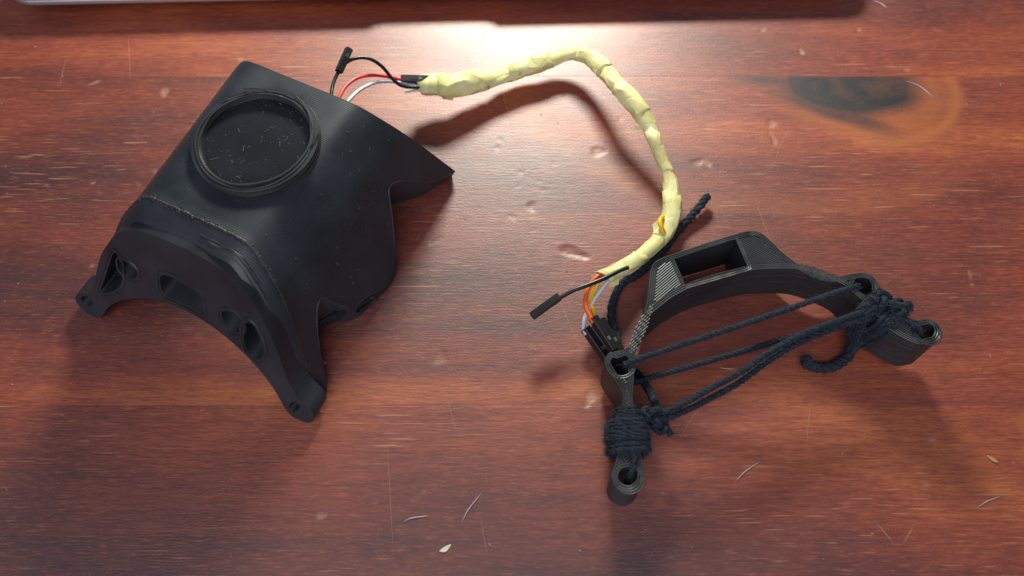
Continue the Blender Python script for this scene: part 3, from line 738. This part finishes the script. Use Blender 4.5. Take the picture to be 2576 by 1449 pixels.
add_rope('winding', wrap(b2(*z4(2130, 760)), b2(*z4(2230, 830)), [5.2, 5.6, 5.0], 5, 1.2, 12, 2.2), .95, 10, 2, 1.8)
def knot(c, R, r, seed, ax=(0, 0, 1)):
    rot = Vector((0, 0, 1)).rotation_difference(Vector(ax)).to_matrix(); P = []
    for t in np.linspace(0, 2 * math.pi * .97, 44):
        v = Vector((math.sin(t) + 2 * math.sin(2 * t), math.cos(t) - 2 * math.cos(2 * t), -1.2 * math.sin(3 * t))) * (R / 3)
        P.append(np.array(rot @ v) + c)
    return add_rope('knot', P, r, 6, seed, .8)
knot(W(*z5(930, 785), 17.5), 3.4, 1.05, 1, (.2, -.3, 1))
knot(W(*z5(985, 830), 16.0), 3.0, 1.05, 2, (.6, -.2, 1))
add_rope('loose_end', [W(*z5(990, 830), 15), W(*z5(1020, 860), 13), W(*z5(1045, 900), 10)], 1.25, 6, 2)
knot(onb(*z4(2205, 770), -1.5), 3.2, 1.05, 3, (.3, .3, 1))
knot(onb(*z4(2110, 730), -1.8), 3.0, 1.05, 4, (-.3, .3, 1))
add_rope('loose_end', [onb(*z4(2170, 760), -2.0), onb(*z4(2220, 775), -3.0), onb(*z4(2262, 770), -3.2), onb(*z4(2275, 800), -2.4)], 1.2, 6, 2)
add_rope('strand', [onb(*z4(2200, 820), -1.6), onb(*z4(2260, 850), -1.3), onb(*z4(2330, 880), -.7), pR2 - BN * 1.5 + [-1.8, 0, 0], pR2 - BN * 9], 1.05, 6, 3)
add_rope('strand', [onb(*z5(800, 1000), -1.4), onb(*z5(815, 1060), -1.0), onb(*z5(805, 1120), -.4), pL2 - BN * 1.5 + [.6, 1.6, 0], pL2 - BN * 9], 1.05, 6, 1)
# thick strand behind the near boss, running to the knot
add_rope('strand', [W(1556, 872, 2.6), W(1580, 915, 2.0), W(1608, 945, 5), W(*z5(890, 590), 9), W(*z5(930, 660), 12), W(*z5(960, 730), 15), W(*z5(960, 780), 16)], 1.45, 7, 1)
# long loose tail along the taped cable
add_rope('loose_end', [W(1781, 492, 4.0), W(1760, 520, 3.2), W(1728, 556, 2.0), W(1697, 590, 1.9), W(1668, 630, 1.9), W(1640, 660, 1.9), W(1600, 693, 1.9), W(1566, 712, 1.9), W(1546, 748, 2.0), W(1538, 790, 2.2), W(1548, 838, 2.4), W(1556, 872, 2.6)], 1.65, 8, 0)
# small loop under the far arm
add_rope('loop', [W(*zr(1400, 980), 9), W(*zr(1330, 1040), 5.5), W(*zr(1260, 1150), 2.4), W(*zr(1150, 1235), 2.1), W(*zr(1010, 1265), 2.1), W(*zr(890, 1240), 2.1), W(*zr(845, 1205), 2.4), W(*zr(900, 1180), 3.4)], 2.0, 9, 2)

# ------------------------------------------------------------------ taped cable with jumper wires
TP = [(1052, 214, 13, 4.2), (1090, 214, 12.5, 4.9), (1150, 213, 11, 5.0), (1210, 202, 9, 4.5), (1270, 187, 7.5, 4.1), (1330, 168, 7.5, 3.9), (1385, 149, 8, 3.6), (1430, 136, 9, 3.0), (1475, 140, 11.5, 3.1), (1515, 170, 14, 3.5), (1550, 212, 16, 3.4), (1590, 255, 16, 3.5), (1622, 296, 15, 3.3), (1645, 350, 12.5, 2.4), (1665, 400, 9.5, 2.3), (1683, 445, 7.5, 2.5), (1690, 490, 6.5, 3.1), (1690, 535, 5.5, 3.6), (1674, 580, 5.0, 3.4), (1640, 622, 5.5, 3.1), (1600, 654, 7.5, 2.9), (1560, 677, 9.5, 2.8), (1518, 696, 11, 3.0)]
cable = empty('taped_cable', (20, 60, 0), 'crumpled pale yellow taped cable with coloured wires and black plugs at both ends', 'cable')
CO = np.array([20., 60., 0.])
path4 = catmull(np.array([(*W(a, b, c), r) for a, b, c, r in TP]), .8)
TPATH, TRAD = path4[:, :3], path4[:, 3]
TPATH[:, 2] = np.maximum(TPATH[:, 2], TRAD * .8 + .3)
Tt, Ta, Tb = frames(TPATH); NTP = len(TPATH)
cuts = [0, .055, .125, .21, .285, .36, .425, .50, .565, .63, .70, .765, .84, .92, 1.0]
def sleeve(i0, i1, grow, seed):
    K = 11; V = []; F = []; idx = sorted(set(list(range(i0, i1 + 1, 4)) + [i1])); n = len(idx); rs = random.Random(seed)
    for q, i in enumerate(idx):
        for k in range(K):
            a = 2 * math.pi * (k + .5 * (q % 2)) / K + rs.uniform(-.16, .16); cx, cy = math.cos(a), math.sin(a); s = i * .8
            tw = (a + s * .11) / (2 * math.pi) * 2 % 1.0
            fold = .15 * nz(cx * 1.1, cy * 1.1, s * .12) + .12 * (abs(tw - .5) * 2 - .5) + rs.uniform(-.055, .055)
            r = TRAD[i] * (grow + fold)
            p = TPATH[i] + Ta[i] * cx * r + Tb[i] * cy * r * .8 + Tt[i] * rs.uniform(-.5, .5)
            if q in (0, n - 1): p = p + Tt[i] * (1.5 * (cx * math.sin(seed * 2.3) + cy * math.cos(seed * 1.3)) + rs.uniform(-.5, .5))
            p[2] = max(p[2], .15); V.append(p)
    for q in range(n - 1):
        for k in range(K):
            a, b, c, d = q * K + k, q * K + (k + 1) % K, (q + 1) * K + (k + 1) % K, (q + 1) * K + k
            F += [(a, b, c), (a, c, d)] if q % 2 else [(a, b, d), (b, c, d)]
    o = build('tape_wrap', V, F, M_TAPE, cable, True, 24, CO)
    md = o.modifiers.new('thickness', 'SOLIDIFY'); md.thickness = .00016; md.offset = 1
    return o
for k in range(len(cuts) - 1):
    i0 = max(0, int(cuts[k] * (NTP - 1)) - (3 if k else 0)); i1 = min(NTP - 1, int(cuts[k + 1] * (NTP - 1)) + 3)
    sleeve(i0, i1, 1.0 + (.085 if k % 2 else 0), k * 3.1 + 1)
# ragged flaps of tape
def flap(P4, nrmz=1):
    o = build('tape_flap', P4, [(0, 1, 2, 3)], M_TAPE, cable, False, None, CO)
    md = o.modifiers.new('thickness', 'SOLIDIFY'); md.thickness = .0002
flap([W(1105, 236, 10), W(1145, 232, 10), W(1140, 252, 7.5), W(1115, 249, 7.0)])
flap([W(1488, 694, 11.5), W(1535, 676, 12), W(1512, 712, 9.5), W(1484, 716, 9.5)])
flap([W(1530, 700, 10), W(1560, 690, 9), W(1556, 716, 6.5), W(1532, 722, 6.5)])
flap([W(1598, 316, 13), W(1630, 318, 14), W(1634, 326, 13.5), W(1592, 326, 12)])
flap([W(1642, 565, 5.5), W(1662, 548, 7.5), W(1664, 590, 6), W(1646, 592, 5)])
def wire(pts, m, r=.72, name='wire', step=.8):
    P = catmull(np.array(pts), step); return build(name, *tube(P, r, 10), m, cable, True, 60, CO)
def housing(A, B, upv=(0, 0, 1), w=2.6, win_side=1, label=None):
    """single-pin plug: hollow at the wire end A, latch window with its metal contact near B"""
    A = np.asarray(A, float); B = np.asarray(B, float); u = B - A; L = np.linalg.norm(u); u /= L
    s = np.cross(u, upv); s /= np.linalg.norm(s); n = np.cross(s, u); h = w / 2; c = .16
    def ringp(t, k): 
        q = k
        return [A + u * t + s * x + n * z for x, z in ((-q, -q + c), (-q, q - c), (-q + c, q), (q - c, q), (q, q - c), (q, -q + c), (q - c, -q), (-q + c, -q))]
    V = ringp(3.0, h * .62) + ringp(0, h * .74) + ringp(0, h) + ringp(L - .25, h) + ringp(L, h * .9) + ringp(L, h * .35) + ringp(L - 2, h * .3); F = []
    for q in range(6):
        for k in range(8): F.append((q * 8 + k, q * 8 + (k + 1) % 8, (q + 1) * 8 + (k + 1) % 8, (q + 1) * 8 + k))
    F.append(tuple(range(8))); F.append(tuple(48 + k for k in range(8)))
    o = build('plug_housing', V, F, M_HOUS, cable, True, 30, CO)
    # latch tongue and window frame standing proud of one side
    t0, t1, t2 = L * .30, L * .58, L * .76
    def slab(x0, x1, hw, zz, th, nm, m, par):
        Q = [A + u * t + s * y + n * (h * win_side + z * win_side) for z in (zz, zz + th) for t, y in ((x0, -hw), (x1, -hw), (x1, hw), (x0, hw))]
        return build(nm, Q, [(0, 1, 2, 3), (4, 5, 6, 7), (0, 1, 5, 4), (1, 2, 6, 5), (2, 3, 7, 6), (3, 0, 4, 7)], m, par, False, None, CO)
    slab(t0, t1, .62, -.05, .14, 'latch', M_HOUS, o)
    slab(t1 + .4, t1 + 1.9, .55, -.04, .10, 'contact', M_STEEL, o)
    return o
# upper end
Z7 = lambda X, Y, h: W(*z7(X, Y), h)
hA = Z7(285, 520, 35); hB = Z7(440, 170, 37)
housing(hA, hB, (.5, -.6, .6))
wire([Z7(110, 1150, 34), Z7(165, 900, 35), Z7(185, 760, 35), Z7(230, 620, 35), hA + (hB - hA) * .15], M_WBLK)
wire([Z7(370, 400, 33.5), Z7(480, 335, 34), Z7(640, 305, 33), Z7(800, 345, 31), Z7(950, 455, 27), Z7(1080, 610, 22.5), Z7(1200, 715, 19), Z7(1330, 750, 16.5), Z7(1480, 752, 15), Z7(1600, 780, 13.5)], M_WBLK)
wire([Z7(180, 1130, 34), Z7(290, 910, 34), Z7(390, 740, 33), Z7(560, 615, 31), Z7(780, 572, 27), Z7(1000, 590, 22), Z7(1250, 645, 16.5), Z7(1400, 640, 15)], M_WRED)
wire([Z7(330, 1120, 32), Z7(430, 960, 32), Z7(580, 810, 30), Z7(760, 710, 26.5), Z7(950, 665, 22), Z7(1150, 675, 18), Z7(1350, 715, 14.5), Z7(1550, 740, 13)], M_WWHT)
housing(Z7(1225, 632, 17), Z7(1640, 640, 14.5), (.0, -.25, 1), 2.9)
pin = build('metal_contact', *tube([Z7(1275, 820, 11.5), Z7(1420, 800, 11.5), Z7(1560, 790, 11.5)], .75, 6), M_STEEL, cable, True, 20, CO)
# lower end
Z6 = lambda X, Y, h: W(*z6(X, Y), h)
wire([Z6(1250, -30, 10.5), Z6(1130, 45, 11.5), Z6(1000, 145, 12), Z6(920, 265, 11.5), Z6(885, 400, 11), Z6(900, 510, 10.5), Z6(945, 605, 10.2), Z6(985, 680, 10)], M_WORG, .85)
wire([Z6(1260, -20, 10), Z6(1170, 50, 11), Z6(1060, 170, 10.5), Z6(985, 300, 9), Z6(955, 420, 8), Z6(975, 520, 7.5), Z6(1000, 610, 7), Z6(1030, 680, 7)], M_WYEL, .85)
wire([Z6(1290, 20, 9), Z6(1190, 140, 9), Z6(1080, 275, 8.5), Z6(985, 410, 8), Z6(920, 530, 7.5), Z6(875, 640, 6.8), Z6(868, 750, 6.2), Z6(900, 820, 6)], M_WWHT, .8)
wire([Z6(1400, 10, 11), Z6(1280, 60, 12.2), Z6(1100, 148, 13.5), Z6(900, 228, 13.8), Z6(750, 282, 13.5), Z6(640, 340, 13), Z6(520, 410, 12.6)], M_WBLK, .85)
housing(Z6(570, 362, 12.9), Z6(238, 600, 11.6), (.5, .35, 1), 2.7, -1)
housing(Z6(978, 612, 10.0), Z6(1235, 1010, 7.0), (.3, .2, 1), 2.9)
housing(Z6(1060, 640, 7.0), Z6(1310, 1020, 4.0), (.3, .2, 1), 2.9)
housing(Z6(885, 742, 6.2), Z6(1160, 1135, 2.6), (.35, .2, 1), 3.0)
housing(Z6(965, 720, 6.0), Z6(1235, 1100, 2.6), (.35, .2, 1), 3.0)
# yellow wire showing through torn tape
wire([W(1667, 545, 8.0), W(1660, 556, 9.2), W(1664, 572, 9.0), W(1672, 590, 7.0)], M_WYEL, .95)

# ------------------------------------------------------------------ small litter on the table
def bristle(pts, label, r=.125):
    P = catmull(np.array([W(x, y, .25) for x, y in pts]), .8); c = P.mean(0); c[2] = 0; n = len(P)
    o = build('white_bristle', *tube(P, r * (.25 + np.sin(np.linspace(0, math.pi, n))), 5), M_HAIR, None, True, 60, c); o.location = c * MM
    o['label'] = label; o['category'] = 'bristle'; o['group'] = 'white bristles on the table'
bristle([(1161, 1315), (1178, 1282), (1211, 1240)], 'straight white bristle lying between the shell foot and the bracket')
bristle([(1016, 1312), (1035, 1303), (1077, 1297)], 'faint bent white bristle pointing to a longer straight bristle', .12)
bristle([(1850, 1211), (1874, 1186), (1912, 1160)], 'curved white bristle below the stretched cords and their shadows')
bristle([(2457, 1278), (2480, 1262), (2514, 1249)], 'white bristle lying on bare wood beyond the far bracket arm')
bristle([(1809, 925), (1828, 927), (1849, 928)], 'tiny white bristle lying under the stretched cords', .12)
bristle([(2282, 204), (2315, 218), (2349, 245)], 'thin white bristle lying across the dark knot edge', .14)
bristle([(2198, 2), (2215, 8), (2232, 20)], 'white bristle lying beside the laptop corner', .16)
def flake(px, py, pts, th, name, m, label, cat):
    c = W(px, py); P = densify(np.array(pts, float), .4)
    o = bm_obj(name, prism(P, [], lambda p, d: (p[0], p[1], th + .06 * math.sin(p[0] * 2) - d * .9), th), m, None, True, 40)
    o.location = c * MM; o['label'] = label; o['category'] = cat
flake(1120, 1380, [(-1.9, -.9), (.2, -1.0), (1.6, .6), (1.9, 1.4), (.2, .8), (-1.2, -.1)], .3, 'cream_flake', M_CREAM, 'small cream flake lying on the bare table below the bristles', 'flake')
flake(2495, 1152, [(-1.8, .9), (-.4, .4), (1.5, -1.4), (.6, -1.5), (-1.2, -.2)], .5, 'tan_husk', M_TAN, 'thin tan husk lying on the wood past the far bracket boss', 'husk')
flake(815, 913, [(-1.1, .2), (0, .7), (1.0, 0), (.5, -.7), (-.6, -.6)], .6, 'lilac_crumb', M_PURP, 'tiny lilac crumb beside the rounded near foot of the shell', 'crumb')
